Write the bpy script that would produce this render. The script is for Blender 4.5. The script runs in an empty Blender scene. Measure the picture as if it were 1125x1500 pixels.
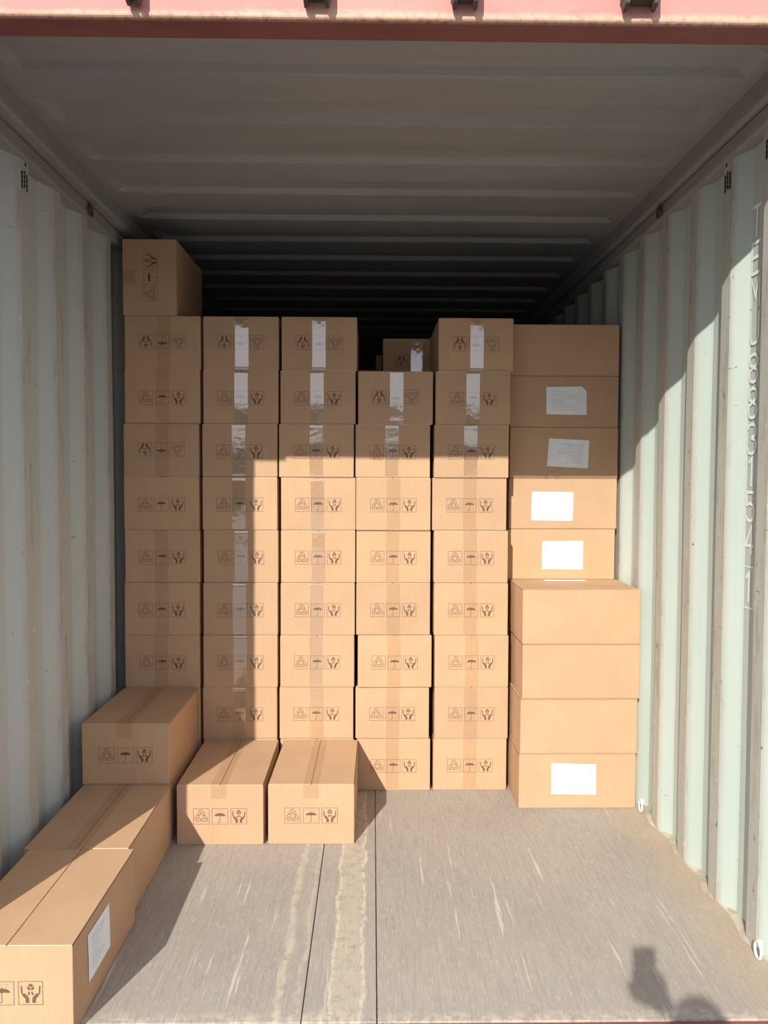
import bpy, bmesh, math, random
from mathutils import Vector, Matrix, noise
R = math.radians
PI = math.pi
sc = bpy.context.scene
col = sc.collection

# ------------------------------------------------------------------ camera
cam_data = bpy.data.cameras.new('camera')
cam = bpy.data.objects.new('camera', cam_data)
col.objects.link(cam)
sc.camera = cam
cam_data.sensor_fit = 'VERTICAL'
cam_data.sensor_height = 36.0
cam_data.lens = 36.0 * 1126.0 / 1500.0
cam_data.clip_start = 0.02
cam_data.clip_end = 300
yaw, pit, roll = R(.85), R(2.5), R(.2)
fw = Vector((math.sin(yaw)*math.cos(pit), math.cos(yaw)*math.cos(pit), -math.sin(pit)))
rt = fw.cross(Vector((0, 0, 1))).normalized()
up = rt.cross(fw)
r2 = rt*math.cos(roll) + up*math.sin(roll)
u2 = up*math.cos(roll) - rt*math.sin(roll)
cam.matrix_world = Matrix.Translation((0, -2.08, 1.471)) @ Matrix((r2, u2, -fw)).transposed().to_4x4()

# ------------------------------------------------------------------ world and sun
SUN_DIR = Vector((.355, 1.0, -.625))          # direction the light travels
w = bpy.data.worlds.new('sky'); sc.world = w
w.use_nodes = True
nt = w.node_tree
bg = nt.nodes['Background']
sky = nt.nodes.new('ShaderNodeTexSky')
sky.sky_type = 'NISHITA'
sky.sun_disc = False
sky.sun_elevation = R(30.5)
sky.sun_rotation = math.atan2(-.355, -1.0)
sky.air_density = 1.0
sky.dust_density = .6
sky.ozone_density = 1.0
SKY_STRENGTH = 0.018
bg.inputs['Strength'].default_value = SKY_STRENGTH
# bright haze low over the horizon, added to the clear sky
tcw = nt.nodes.new('ShaderNodeTexCoord'); spw = nt.nodes.new('ShaderNodeSeparateXYZ')
nt.links.new(tcw.outputs['Generated'], spw.inputs[0])
rw = nt.nodes.new('ShaderNodeValToRGB'); rw.color_ramp.interpolation = 'EASE'
for el, (p_, c_) in zip([rw.color_ramp.elements[0], rw.color_ramp.elements[1]] + [rw.color_ramp.elements.new(.2)],
                        ((.0, (1.0, 1.0, 1.0, 1)), (.27, (.0, .0, .0, 1)), (.17, (1, 1, 1, 1)))):
    el.position = p_; el.color = c_
nt.links.new(spw.outputs[2], rw.inputs[0])
bg2 = nt.nodes.new('ShaderNodeBackground'); hz = nt.nodes.new('ShaderNodeMix'); hz.data_type = 'RGBA'; hz.blend_type = 'MULTIPLY'
hz.inputs[0].default_value = 1; nt.links.new(rw.outputs[0], hz.inputs[6]); hz.inputs[7].default_value = (.92, .98, 1.08, 1)
nt.links.new(hz.outputs[2], bg2.inputs['Color']); bg2.inputs['Strength'].default_value = 1.0
addw = nt.nodes.new('ShaderNodeAddShader')
nt.links.new(bg.outputs[0], addw.inputs[0]); nt.links.new(bg2.outputs[0], addw.inputs[1])
nt.links.new(addw.outputs[0], nt.nodes['World Output'].inputs['Surface'])
nt.links.new(sky.outputs[0], bg.inputs['Color'])
sd = bpy.data.lights.new('sun', 'SUN')
sd.energy = 5.45
sd.color = (1.0, .95, .85)
sd.angle = R(.53)
sun = bpy.data.objects.new('sun', sd)
col.objects.link(sun)
sun.rotation_euler = SUN_DIR.to_track_quat('-Z', 'Y').to_euler()
sun.location = (-5, -14, 9)
sc.view_settings.view_transform = 'Standard'
sc.view_settings.look = 'None'
sc.view_settings.exposure = 0.0
sc.view_settings.gamma = 1.0
sc.view_settings.use_curve_mapping = False

# ------------------------------------------------------------------ helpers
def link(o):
    col.objects.link(o); return o

def tag(o, label=None, cat=None, group=None, kind=None):
    if label: o['label'] = label
    if cat: o['category'] = cat
    if group: o['group'] = group
    if kind: o['kind'] = kind
    return o

def empty(name, loc=(0, 0, 0), rot=(0, 0, 0)):
    o = bpy.data.objects.new(name, None)
    o.empty_display_size = .05
    o.location = loc; o.rotation_euler = rot
    return link(o)

def obj(name, me, mat=None, parent=None, loc=None):
    o = bpy.data.objects.new(name, me)
    if mat is not None:
        for m in (mat if isinstance(mat, (list, tuple)) else [mat]):
            if len(me.materials) < (len(mat) if isinstance(mat, (list, tuple)) else 1):
                me.materials.append(m)
    if parent is not None: o.parent = parent
    if loc is not None: o.location = loc
    return link(o)

class MB:
    def __init__(s): s.v = []; s.f = []; s.mi = []; s.smooth = []
    def add(s, vs, fs, mi=0, sm=False):
        b = len(s.v); s.v += [tuple(p) for p in vs]
        for f in fs:
            s.f.append(tuple(b+i for i in f)); s.mi.append(mi); s.smooth.append(sm)
    def box(s, x0, x1, y0, y1, z0, z1, mi=0):
        s.add([(x0,y0,z0),(x1,y0,z0),(x1,y1,z0),(x0,y1,z0),(x0,y0,z1),(x1,y0,z1),(x1,y1,z1),(x0,y1,z1)],
              [(0,3,2,1),(4,5,6,7),(0,1,5,4),(1,2,6,5),(2,3,7,6),(3,0,4,7)], mi)
    def tube(s, pts, r, n=10, mi=0, closed=False, caps=True):
        pts = [Vector(p) for p in pts]; N = len(pts); rings = []
        rr = r if isinstance(r, (list, tuple)) else [r]*N
        ref = None
        for i, p in enumerate(pts):
            a = pts[(i-1) % N] if (closed or i) else p
            b = pts[(i+1) % N] if (closed or i < N-1) else p
            t = (b-a).normalized()
            if ref is None:
                ref = t.orthogonal().normalized()
            ref = (ref - t*ref.dot(t)).normalized()
            bi = t.cross(ref)
            rings.append([p + (ref*math.cos(2*PI*k/n) + bi*math.sin(2*PI*k/n))*rr[i] for k in range(n)])
        vs = [q for ring in rings for q in ring]; fs = []
        for i in range(N if closed else N-1):
            j = (i+1) % N
            for k in range(n):
                fs.append((i*n+k, i*n+(k+1) % n, j*n+(k+1) % n, j*n+k))
        if not closed and caps:
            fs.append(tuple(range(n-1, -1, -1))); fs.append(tuple((N-1)*n+k for k in range(n)))
        s.add(vs, fs, mi, True)
    def mesh(s, name):
        me = bpy.data.meshes.new(name)
        me.from_pydata(s.v, [], s.f)
        me.polygons.foreach_set('material_index', s.mi)
        me.polygons.foreach_set('use_smooth', s.smooth)
        me.update()
        return me

def bevel(o, wd=.004, seg=2):
    m = o.modifiers.new('bevel', 'BEVEL'); m.width = wd; m.segments = seg; m.limit_method = 'ANGLE'; m.angle_limit = R(35)
    return o

# ------------------------------------------------------------------ materials
def mat(name):
    m = bpy.data.materials.new(name); m.use_nodes = True
    n = m.node_tree
    return m, n, n.nodes['Principled BSDF']
def N(nt, typ, **kw):
    n = nt.nodes.new(typ)
    for k, v in kw.items():
        if k in n.inputs: n.inputs[k].default_value = v
        else: setattr(n, k, v)
    return n
def ramp(nt, fac, stops):
    r = nt.nodes.new('ShaderNodeValToRGB')
    e = r.color_ramp.elements
    while len(e) < len(stops): e.new(.5)
    for el, (p, c) in zip(e, stops):
        el.position = p; el.color = (*c, 1) if len(c) == 3 else c
    nt.links.new(fac, r.inputs[0]); return r
def mixc(nt, fac, a, b, mode='MIX'):
    m = nt.nodes.new('ShaderNodeMix'); m.data_type = 'RGBA'; m.blend_type = mode
    for s, v in ((m.inputs[0], fac), (m.inputs[6], a), (m.inputs[7], b)):
        if isinstance(v, (int, float)): s.default_value = v
        elif isinstance(v, tuple): s.default_value = (*v, 1)
        else: nt.links.new(v, s)
    return m.outputs[2]
def math_(nt, op, a, b=None, c=None, clamp=False):
    m = nt.nodes.new('ShaderNodeMath'); m.operation = op; m.use_clamp = clamp
    for i, v in enumerate((a, b, c)):
        if v is None: continue
        if isinstance(v, (int, float)): m.inputs[i].default_value = v
        else: nt.links.new(v, m.inputs[i])
    return m.outputs[0]
def noise_(nt, vec, scale, detail=4, rough=.55, mapscale=None, rot=None, loc=None):
    if mapscale or rot or loc:
        mp = nt.nodes.new('ShaderNodeMapping')
        if mapscale: mp.inputs['Scale'].default_value = mapscale
        if rot: mp.inputs['Rotation'].default_value = rot
        if loc: mp.inputs['Location'].default_value = loc
        nt.links.new(vec, mp.inputs[0]); vec = mp.outputs[0]
    n = N(nt, 'ShaderNodeTexNoise', Scale=scale, Detail=detail, Roughness=rough)
    nt.links.new(vec, n.inputs['Vector']); return n.outputs['Fac']
def smooth(nt, v, a, b):
    m = nt.nodes.new('ShaderNodeMapRange'); m.interpolation_type = 'SMOOTHSTEP'
    nt.links.new(v, m.inputs[0]); m.inputs[1].default_value = a; m.inputs[2].default_value = b
    return m.outputs[0]
def bump(nt, b, h, strength=.3, dist=.002):
    n = N(nt, 'ShaderNodeBump', Strength=strength, Distance=dist)
    nt.links.new(h, n.inputs['Height']); nt.links.new(n.outputs[0], b.inputs['Normal'])

def cardboard(name, base, edge=False):
    m, nt, b = mat(name)
    tc = nt.nodes.new('ShaderNodeTexCoord'); oi = nt.nodes.new('ShaderNodeObjectInfo')
    add = nt.nodes.new('ShaderNodeVectorMath'); add.operation = 'ADD'
    sc_ = nt.nodes.new('ShaderNodeVectorMath'); sc_.operation = 'SCALE'
    comb = nt.nodes.new('ShaderNodeCombineXYZ')
    for i in range(3): nt.links.new(oi.outputs['Random'], comb.inputs[i])
    nt.links.new(comb.outputs[0], sc_.inputs[0]); sc_.inputs['Scale'].default_value = 37.0
    nt.links.new(tc.outputs['Object'], add.inputs[0]); nt.links.new(sc_.outputs[0], add.inputs[1])
    v = add.outputs[0]
    big = noise_(nt, v, 5, 3)
    fib = noise_(nt, v, 90, 5, .7, mapscale=(1, 1, .35))
    flute = noise_(nt, v, 60, 2, .5, mapscale=(3.0, 3.0, .02))
    c1 = mixc(nt, smooth(nt, big, .3, .7), base, tuple(x*.93 for x in base))
    c2 = mixc(nt, math_(nt, 'MULTIPLY', smooth(nt, fib, .35, .75), .16), c1, (base[0]*.78, base[1]*.72, base[2]*.66))
    c3 = mixc(nt, math_(nt, 'MULTIPLY', smooth(nt, flute, .4, .65), .05), c2, (base[0]*.6, base[1]*.55, base[2]*.5))
    rnd = ramp(nt, oi.outputs['Random'], [(0, (.95, .95, .96)), (.5, (1, 1, 1)), (1, (1.04, 1.02, .99))])
    c4 = mixc(nt, 1.0, c3, rnd.outputs[0], 'MULTIPLY')
    # scuffs
    sca = noise_(nt, v, 4, 6, .75, mapscale=(1, 1, 5), rot=(0, .5, .3))
    c5 = mixc(nt, math_(nt, 'MULTIPLY', smooth(nt, sca, .70, .76), .35), c4, tuple(min(1, x*1.25+.05) for x in base))
    nt.links.new(c5, b.inputs['Base Color'])
    b.inputs['Roughness'].default_value = .78
    b.inputs['Specular IOR Level'].default_value = .25
    bump(nt, b, math_(nt, 'ADD', math_(nt, 'MULTIPLY', flute, .6), math_(nt, 'MULTIPLY', big, .8)), .25, .003)
    return m
CARD = cardboard('brown_cardboard', (.56, .362, .222))
EDGE = cardboard('cardboard_edge', (.70, .54, .37))

def plain(name, c, rough=.6, metal=0.0, spec=.4):
    m, nt, b = mat(name)
    tc = nt.nodes.new('ShaderNodeTexCoord')
    n = noise_(nt, tc.outputs['Object'], 25, 4)
    nt.links.new(mixc(nt, n, tuple(x*.88 for x in c), tuple(min(1, x*1.1) for x in c)), b.inputs['Base Color'])
    b.inputs['Roughness'].default_value = rough; b.inputs['Metallic'].default_value = metal
    b.inputs['Specular IOR Level'].default_value = spec
    return m
INK = plain('dark_brown_print', (.145, .09, .06), .7)
PAPER = plain('white_paper', (.86, .89, .94), .75)
TEXTINK = plain('grey_print', (.50, .52, .60), .8)
BLACK = plain('black_hole', (.01, .01, .012), .9)
WHITEPAINT = plain('white_lettering', (.90, .92, .90), .6)
STEEL = plain('grey_steel', (.42, .42, .40), .5, .3)
RUSTY = plain('rusty_steel', (.10, .075, .06), .8)
CREAM = plain('pale_painted_steel', (.72, .74, .70), .6)

def tape_mat():
    m, nt, b = mat('clear_packing_tape')
    out = nt.nodes['Material Output']
    tr = N(nt, 'ShaderNodeBsdfTransparent'); tr.inputs[0].default_value = (1, .99, .97, 1)
    gl = N(nt, 'ShaderNodeBsdfGlossy'); gl.inputs['Roughness'].default_value = .07; gl.inputs[0].default_value = (1, 1, 1, 1)
    tc = nt.nodes.new('ShaderNodeTexCoord'); oi = nt.nodes.new('ShaderNodeObjectInfo')
    add = nt.nodes.new('ShaderNodeVectorMath'); add.operation = 'ADD'
    comb = nt.nodes.new('ShaderNodeCombineXYZ')
    for i in range(3): nt.links.new(math_(nt, 'MULTIPLY', oi.outputs['Random'], 23.0), comb.inputs[i])
    nt.links.new(tc.outputs['Object'], add.inputs[0]); nt.links.new(comb.outputs[0], add.inputs[1])
    v = add.outputs[0]
    lo = noise_(nt, v, 14, 3, .5)
    cr = noise_(nt, v, 55, 4, .6, mapscale=(1, 1, 1))
    amt = smooth(nt, noise_(nt, v, 12, 2), .42, .62)
    h = math_(nt, 'ADD', math_(nt, 'MULTIPLY', lo, .5), math_(nt, 'MULTIPLY', math_(nt, 'MULTIPLY', cr, .30), amt))
    bp = N(nt, 'ShaderNodeBump', Strength=.35, Distance=.004)
    nt.links.new(h, bp.inputs['Height']); nt.links.new(bp.outputs[0], gl.inputs['Normal'])
    mx = N(nt, 'ShaderNodeMixShader'); mx.inputs[0].default_value = .19
    nt.links.new(tr.outputs[0], mx.inputs[1]); nt.links.new(gl.outputs[0], mx.inputs[2])
    nt.links.new(mx.outputs[0], out.inputs['Surface'])
    return m
TAPE = tape_mat()
def worn_tape_mat():
    m, nt, b = mat('dull_packing_tape')
    out = nt.nodes['Material Output']
    b.inputs['Base Color'].default_value = (.40, .25, .145, 1)
    b.inputs['Roughness'].default_value = .38
    tc = nt.nodes.new('ShaderNodeTexCoord')
    n = noise_(nt, tc.outputs['Object'], 40, 4)
    bump(nt, b, n, .3, .002)
    tr = N(nt, 'ShaderNodeBsdfTransparent'); tr.inputs[0].default_value = (1, .99, .97, 1)
    mx = N(nt, 'ShaderNodeMixShader'); mx.inputs[0].default_value = .13
    nt.links.new(tr.outputs[0], mx.inputs[1]); nt.links.new(b.outputs[0], mx.inputs[2])
    nt.links.new(mx.outputs[0], out.inputs['Surface'])
    return m
DULL = worn_tape_mat()

def wall_mat(side):
    m, nt, b = mat('painted_corrugated_steel_' + side)
    g = nt.nodes.new('ShaderNodeNewGeometry')
    p = g.outputs['Position']
    sep = nt.nodes.new('ShaderNodeSeparateXYZ'); nt.links.new(p, sep.inputs[0])
    X = math_(nt, 'ABSOLUTE', sep.outputs[0])
    # inner ridges get scraped
    ridge = smooth(nt, X, 1.222, 1.202) if False else None
    mr = nt.nodes.new('ShaderNodeMapRange'); nt.links.new(X, mr.inputs[0])
    i0 = 1.2 if side == 'right' else 1.19
    mr.inputs[1].default_value = i0+.012; mr.inputs[2].default_value = i0+.001
    ridge = mr.outputs[0]
    big = noise_(nt, p, 2.2, 4, .6, mapscale=(1, 1, .5))
    base = mixc(nt, smooth(nt, big, .3, .7), *(((.475, .555, .515), (.53, .595, .55)) if side == 'right' else ((.485, .525, .51), (.53, .56, .54))))
    ver = noise_(nt, p, 14, 5, .65, mapscale=(1, 1.6, .12))
    base = mixc(nt, math_(nt, 'MULTIPLY', smooth(nt, ver, .5, .75), .18), base, (.42, .44, .42))
    scr = noise_(nt, p, 9, 7, .75, mapscale=(1, 2.5, .45))
    base = mixc(nt, math_(nt, 'MULTIPLY', ridge, .72 if side == 'right' else .5), base, (.46, .425, .375))
    dirt = math_(nt, 'MULTIPLY', ridge, smooth(nt, scr, .50, .66))
    base = mixc(nt, math_(nt, 'MULTIPLY', dirt, .55), base, (.29, .27, .25))
    pale = noise_(nt, p, 15, 6, .8, mapscale=(1, 1.3, .9), rot=(.6, 0, 0), loc=(3, 1, 7))
    base = mixc(nt, math_(nt, 'MULTIPLY', math_(nt, 'MULTIPLY', ridge, smooth(nt, pale, .60, .64)), .7), base, (.68, .67, .62))
    # rusty nicks, mostly where cargo rubbed the ridges, a few elsewhere
    spk = noise_(nt, p, 22, 6, .82, mapscale=(1, 1.5, .55), loc=(1, 5, 2))
    spots = smooth(nt, math_(nt, 'ADD', spk, math_(nt, 'MULTIPLY', ridge, .05)), .675, .70)
    base = mixc(nt, math_(nt, 'MULTIPLY', spots, .85), base, (.09, .06, .045))
    dash = noise_(nt, p, 12, 4, .7, mapscale=(1, .8, 4.5), rot=(.35, 0, 0), loc=(7, 2, 5))
    base = mixc(nt, math_(nt, 'MULTIPLY', smooth(nt, dash, .70, .715), .8), base, (.12, .09, .07))
    nt.links.new(base, b.inputs['Base Color'])
    b.inputs['Roughness'].default_value = .55
    b.inputs['Specular IOR Level'].default_value = .3
    bump(nt, b, math_(nt, 'ADD', big, math_(nt, 'MULTIPLY', scr, .25)), .25, .01)
    return m
WALL_L, WALL_R = wall_mat('left'), wall_mat('right')

def ceil_mat():
    m, nt, b = mat('painted_steel_roof')
    g = nt.nodes.new('ShaderNodeNewGeometry'); p = g.outputs['Position']
    a = noise_(nt, p, 1.6, 4, .6, mapscale=(.5, 1.5, 1))
    c = mixc(nt, smooth(nt, a, .3, .7), (.325, .32, .322), (.275, .273, .275))
    st = noise_(nt, p, 10, 5, .7, mapscale=(.12, 2.2, 1))
    c = mixc(nt, math_(nt, 'MULTIPLY', smooth(nt, st, .5, .75), .25), c, (.22, .20, .19))
    sp = noise_(nt, p, 25, 5, .8)
    c = mixc(nt, math_(nt, 'MULTIPLY', smooth(nt, sp, .74, .77), .8), c, (.07, .05, .04))
    nt.links.new(c, b.inputs['Base Color'])
    b.inputs['Roughness'].default_value = .5; b.inputs['Specular IOR Level'].default_value = .35
    bump(nt, b, a, .3, .01)
    return m
CEIL = ceil_mat()

def header_mat():
    m, nt, b = mat('faded_red_paint')
    g = nt.nodes.new('ShaderNodeNewGeometry'); p = g.outputs['Position']
    sep = nt.nodes.new('ShaderNodeSeparateXYZ'); nt.links.new(p, sep.inputs[0])
    a = noise_(nt, p, 7, 5, .65, mapscale=(.4, 1, 1))
    f = noise_(nt, p, 70, 5, .75)
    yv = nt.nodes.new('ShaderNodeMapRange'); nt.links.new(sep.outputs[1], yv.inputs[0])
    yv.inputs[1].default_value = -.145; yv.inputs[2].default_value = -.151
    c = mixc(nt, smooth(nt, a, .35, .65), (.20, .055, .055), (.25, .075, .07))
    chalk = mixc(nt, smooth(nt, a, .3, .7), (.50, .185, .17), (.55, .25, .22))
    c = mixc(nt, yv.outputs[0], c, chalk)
    # rust and chalk along the lower lip of the front
    z = math_(nt, 'ADD', sep.outputs[2], math_(nt, 'MULTIPLY', math_(nt, 'ADD', a, -.5), -.035))
    mr = nt.nodes.new('ShaderNodeMapRange'); nt.links.new(z, mr.inputs[0])
    mr.inputs[1].default_value = 2.614; mr.inputs[2].default_value = 2.600
    yf = nt.nodes.new('ShaderNodeMapRange'); nt.links.new(sep.outputs[1], yf.inputs[0])
    yf.inputs[1].default_value = -.135; yf.inputs[2].default_value = -.15
    rust = math_(nt, 'MULTIPLY', math_(nt, 'MULTIPLY', mr.outputs[0], yf.outputs[0]), smooth(nt, f, .3, .55))
    c = mixc(nt, rust, c, (.58, .39, .27))
    c = mixc(nt, math_(nt, 'MULTIPLY', smooth(nt, f, .64, .70), .5), c, (.25, .10, .06))
    nt.links.new(c, b.inputs['Base Color']); b.inputs['Roughness'].default_value = .6
    bump(nt, b, f, .25, .003)
    return m
RED = header_mat()

def floor_mat():
    m, nt, b = mat('weathered_plywood')
    g = nt.nodes.new('ShaderNodeNewGeometry'); p = g.outputs['Position']
    sep = nt.nodes.new('ShaderNodeSeparateXYZ'); nt.links.new(p, sep.inputs[0])
    X, Y = sep.outputs[0], sep.outputs[1]
    big = noise_(nt, p, 1.8, 4, .6)
    grain = noise_(nt, p, 30, 6, .7, mapscale=(3.2, .22, 1))
    fine = noise_(nt, p, 110, 4, .7, mapscale=(1.6, .25, 1), rot=(0, 0, .05))
    c = mixc(nt, smooth(nt, big, .3, .7), (.41, .36, .315), (.36, .32, .285))
    c = mixc(nt, math_(nt, 'MULTIPLY', smooth(nt, grain, .42, .68), .45), c, (.27, .235, .205))
    c = mixc(nt, math_(nt, 'MULTIPLY', smooth(nt, fine, .52, .72), .50), c, (.62, .56, .48))
    # long pale scratches, two directions
    for k, (rz, sc1, th, am) in enumerate(((.07, 7, .645, .6), (-.16, 6, .655, .6), (-.34, 5, .68, .5), (-.05, 9, .66, .5), (.2, 4, .68, .6))):
        s = noise_(nt, p, sc1, 5, .62, mapscale=(4.2, .16, 1), rot=(0, 0, rz), loc=(k*3.1, k*1.7, 0))
        c = mixc(nt, math_(nt, 'MULTIPLY', smooth(nt, s, th, th+.035), am), c, (.68, .60, .51))
    # dark scuffs
    s = noise_(nt, p, 9, 6, .7, mapscale=(1, 1, 1), loc=(4, 4, 0))
    c = mixc(nt, math_(nt, 'MULTIPLY', smooth(nt, s, .60, .72), .4), c, (.26, .22, .19))
    # dried glue band on the middle board and along the seam left of it
    wob = math_(nt, 'MULTIPLY', math_(nt, 'ADD', noise_(nt, p, 5, 5, .65), -.5), .07)
    xx = math_(nt, 'ADD', X, wob)
    edge = noise_(nt, p, 26, 5, .7)
    def band(c0, hw, amt, colr, soft=.02):
        d = math_(nt, 'ABSOLUTE', math_(nt, 'ADD', xx, -c0))
        mr = nt.nodes.new('ShaderNodeMapRange'); nt.links.new(d, mr.inputs[0])
        mr.inputs[1].default_value = hw; mr.inputs[2].default_value = hw-soft
        return mixc(nt, math_(nt, 'MULTIPLY', math_(nt, 'MULTIPLY', mr.outputs[0], smooth(nt, edge, .34, .55)), amt), c, colr)
    c = band(-.070, .055, .50, (.58, .50, .37))
    c = band(-.115, .008, .6, (.70, .62, .49), .006)
    c = band(-.028, .008, .6, (.70, .62, .49), .006)
    c = band(-.262, .016, .55, (.64, .56, .42), .012)
    c = band(-.205, .010, .45, (.58, .50, .40), .008)
    # brown grime toward the right wall
    gx = smooth(nt, math_(nt, 'ADD', X, math_(nt, 'MULTIPLY', wob, 2.0)), 1.0, 1.2)
    c = mixc(nt, math_(nt, 'MULTIPLY', gx, .45), c, (.50, .38, .25))
    # frayed pale front lip
    fy = nt.nodes.new('ShaderNodeMapRange'); nt.links.new(math_(nt, 'ADD', Y, math_(nt, 'MULTIPLY', wob, .7)), fy.inputs[0])
    fy.inputs[1].default_value = -.012; fy.inputs[2].default_value = -.042
    c = mixc(nt, math_(nt, 'MULTIPLY', math_(nt, 'MULTIPLY', fy.outputs[0], smooth(nt, edge, .42, .62)), .5), c, (.68, .58, .45))
    nt.links.new(c, b.inputs['Base Color'])
    b.inputs['Roughness'].default_value = .75; b.inputs['Specular IOR Level'].default_value = .3
    bump(nt, b, math_(nt, 'ADD', grain, math_(nt, 'MULTIPLY', fine, .5)), .5, .003)
    return m
FLOOR = floor_mat()

def seal_mat():
    m, nt, b = mat('grimy_sealant')
    g = nt.nodes.new('ShaderNodeNewGeometry'); p = g.outputs['Position']
    a = noise_(nt, p, 12, 6, .7)
    nt.links.new(mixc(nt, smooth(nt, a, .35, .65), (.36, .30, .22), (.52, .48, .40)), b.inputs['Base Color'])
    b.inputs['Roughness'].default_value = .8
    return m
SEAL = seal_mat()
def ground_mat():
    m, nt, b = mat('pale_concrete_ground')
    g = nt.nodes.new('ShaderNodeNewGeometry'); p = g.outputs['Position']
    a = noise_(nt, p, .6, 6, .6); f = noise_(nt, p, 12, 5, .7)
    c = mixc(nt, a, (.155, .15, .148), (.20, .195, .19))
    c = mixc(nt, math_(nt, 'MULTIPLY', smooth(nt, f, .5, .7), .3), c, (.28, .26, .24))
    nt.links.new(c, b.inputs['Base Color']); b.inputs['Roughness'].default_value = .85
    return m
GROUND = ground_mat()

# ------------------------------------------------------------------ structure
LEN = 9.8
CEIL_Z = 2.68
RI, LI = 1.20, -1.19           # faces of the inner ridges
DEPTH = .036

def corrugated(side, phase):
    """trapezoid steel sheet, one continuous mesh"""
    s = 1 if side == 'right' else -1
    xi = RI if side == 'right' else -LI
    prof = []
    F = phase - .278*3
    e = .0045
    while F < LEN+.3:
        prof += [(F-.072+e, 0), (F-e, 0), (F+e, .0035), (F+.068-e, DEPTH-.0035), (F+.068+e, DEPTH), (F+.138-e, DEPTH), (F+.138+e, DEPTH-.0035), (F+.206-e, .0035)]
        F += .278
    prof = [q for q in prof if -.16 < q[0] < LEN]
    zs = [0.004, .3, .65, 1.0, 1.35, 1.7, 2.05, 2.35, 2.6]
    mb = MB(); vs = []; fs = []
    for j, z in enumerate(zs):
        for (y, o) in prof:
            dn = .004*noise.noise(Vector((y*1.3, z*1.1, 3*s))) if 0 < j < len(zs)-1 else 0
            vs.append((s*(xi+o+dn), y, z))
    n = len(prof)
    for j in range(len(zs)-1):
        for i in range(n-1):
            q = (j*n+i, j*n+i+1, (j+1)*n+i+1, (j+1)*n+i)
            fs.append(q if s < 0 else q[::-1])
    mb.add(vs, fs)
    return mb.mesh('wall_'+side)
wall_left = tag(obj('wall_left', corrugated('left', .64), WALL_L), kind='structure')
wall_right = tag(obj('wall_right', corrugated('right', .31), WALL_R), kind='structure')

# top rails
mb = MB(); mb.box(1.165, 1.30, -.06, LEN, 2.605, CEIL_Z+.03); mb.box(1.185, 1.25, -.06, LEN, 2.545, 2.605)
rail_r = bevel(tag(obj('trim_1', mb.mesh('trim_1'), CEIL), kind='structure'), .012, 3)
mb = MB(); mb.box(-1.30, -1.13, -.06, LEN, 2.605, CEIL_Z+.03); mb.box(-1.25, -1.172, -.06, LEN, 2.545, 2.605)
rail_l = bevel(tag(obj('trim_2', mb.mesh('trim_2'), CEIL), kind='structure'), .012, 3)

# roof with pressed cross ribs whose ends stop short of the rails
ys = []
y = .276 - .327*2
prof = []
while y < LEN:
    prof += [(y-.150, 0), (y-.128, .017), (y-.024, .020), (y-.016, .020), (y+.004, .0015), (y+.010, 0)]
    y += .327
prof = [(-.06, 0)] + [q for q in prof if -.05 < q[0] < LEN-.05] + [(LEN, 0)]
xsr = [-1.3, -1.085, -1.045, -.9, -.5, 0, .5, .9, 1.085, 1.125, 1.3]
vs = []; fs = []
for i, x in enumerate(xsr):
    k = 1 if 2 <= i <= len(xsr)-3 else 0
    for (yy, o) in prof:
        sag = .004*noise.noise(Vector((x*1.5, yy*2.2, 9)))
        vs.append((x, yy, CEIL_Z + o*k + (sag if 0 < i < len(xsr)-1 else 0)))
n = len(prof)
for i in range(len(xsr)-1):
    for j in range(n-1):
        fs.append((i*n+j, i*n+j+1, (i+1)*n+j+1, (i+1)*n+j))
mb = MB(); mb.add(vs, fs)
tag(obj('ceiling', mb.mesh('ceiling'), CEIL), kind='structure')

mb = MB()
mb.box(-1.3, 1.3, LEN, LEN+.05, 0, CEIL_Z+.1)
tag(obj('wall_back', mb.mesh('wall_back'), CEIL), kind='structure')

# floor: three long boards with narrow seams
mb = MB()
for (a, b_) in ((-1.25, -.1925), (-.1885, .0135), (.0175, 1.26)):
    mb.box(a, b_, -.057, LEN, -.03, 0)
mb.box(-1.25, 1.26, -.055, LEN, -.04, -.012)
fl = tag(obj('floor', mb.mesh('floor'), FLOOR), kind='structure')

# grimy sealant running along both wall bases
def sealant(side, phase):
    s = 1 if side == 'right' else -1
    xi = RI if side == 'right' else -LI
    mb = MB(); vs = []; fs = []
    yv = -.05; k = 0
    rnd = random.Random(5+s)
    while yv < 4.2:
        t = ((yv - phase) % .278)/.278
        off = -.005 + .022*max(0, math.sin(PI*t*1.0))
        wob = .006*noise.noise(Vector((yv*9, 1.7*s, 0)))
        xo = xi + off + wob - .008
        vs += [(s*xo, yv, .0006), (s*(xo+.010), yv, .008), (s*(xi+.05), yv, .012), (s*(xi+.05), yv, .0006)]
        k += 1; yv += .0278
    for i in range(k-1):
        a = i*4; b_ = a+4
        for j in range(3):
            q = (a+j, a+j+1, b_+j+1, b_+j); fs.append(q if s < 0 else q[::-1])
    mb.add(vs, fs, 0, True)
    return mb.mesh('sealant')
tag(obj('baseboard_right', sealant('right', .31), SEAL), kind='structure')
tag(obj('baseboard_left', sealant('left', .64), SEAL), kind='structure')

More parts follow.
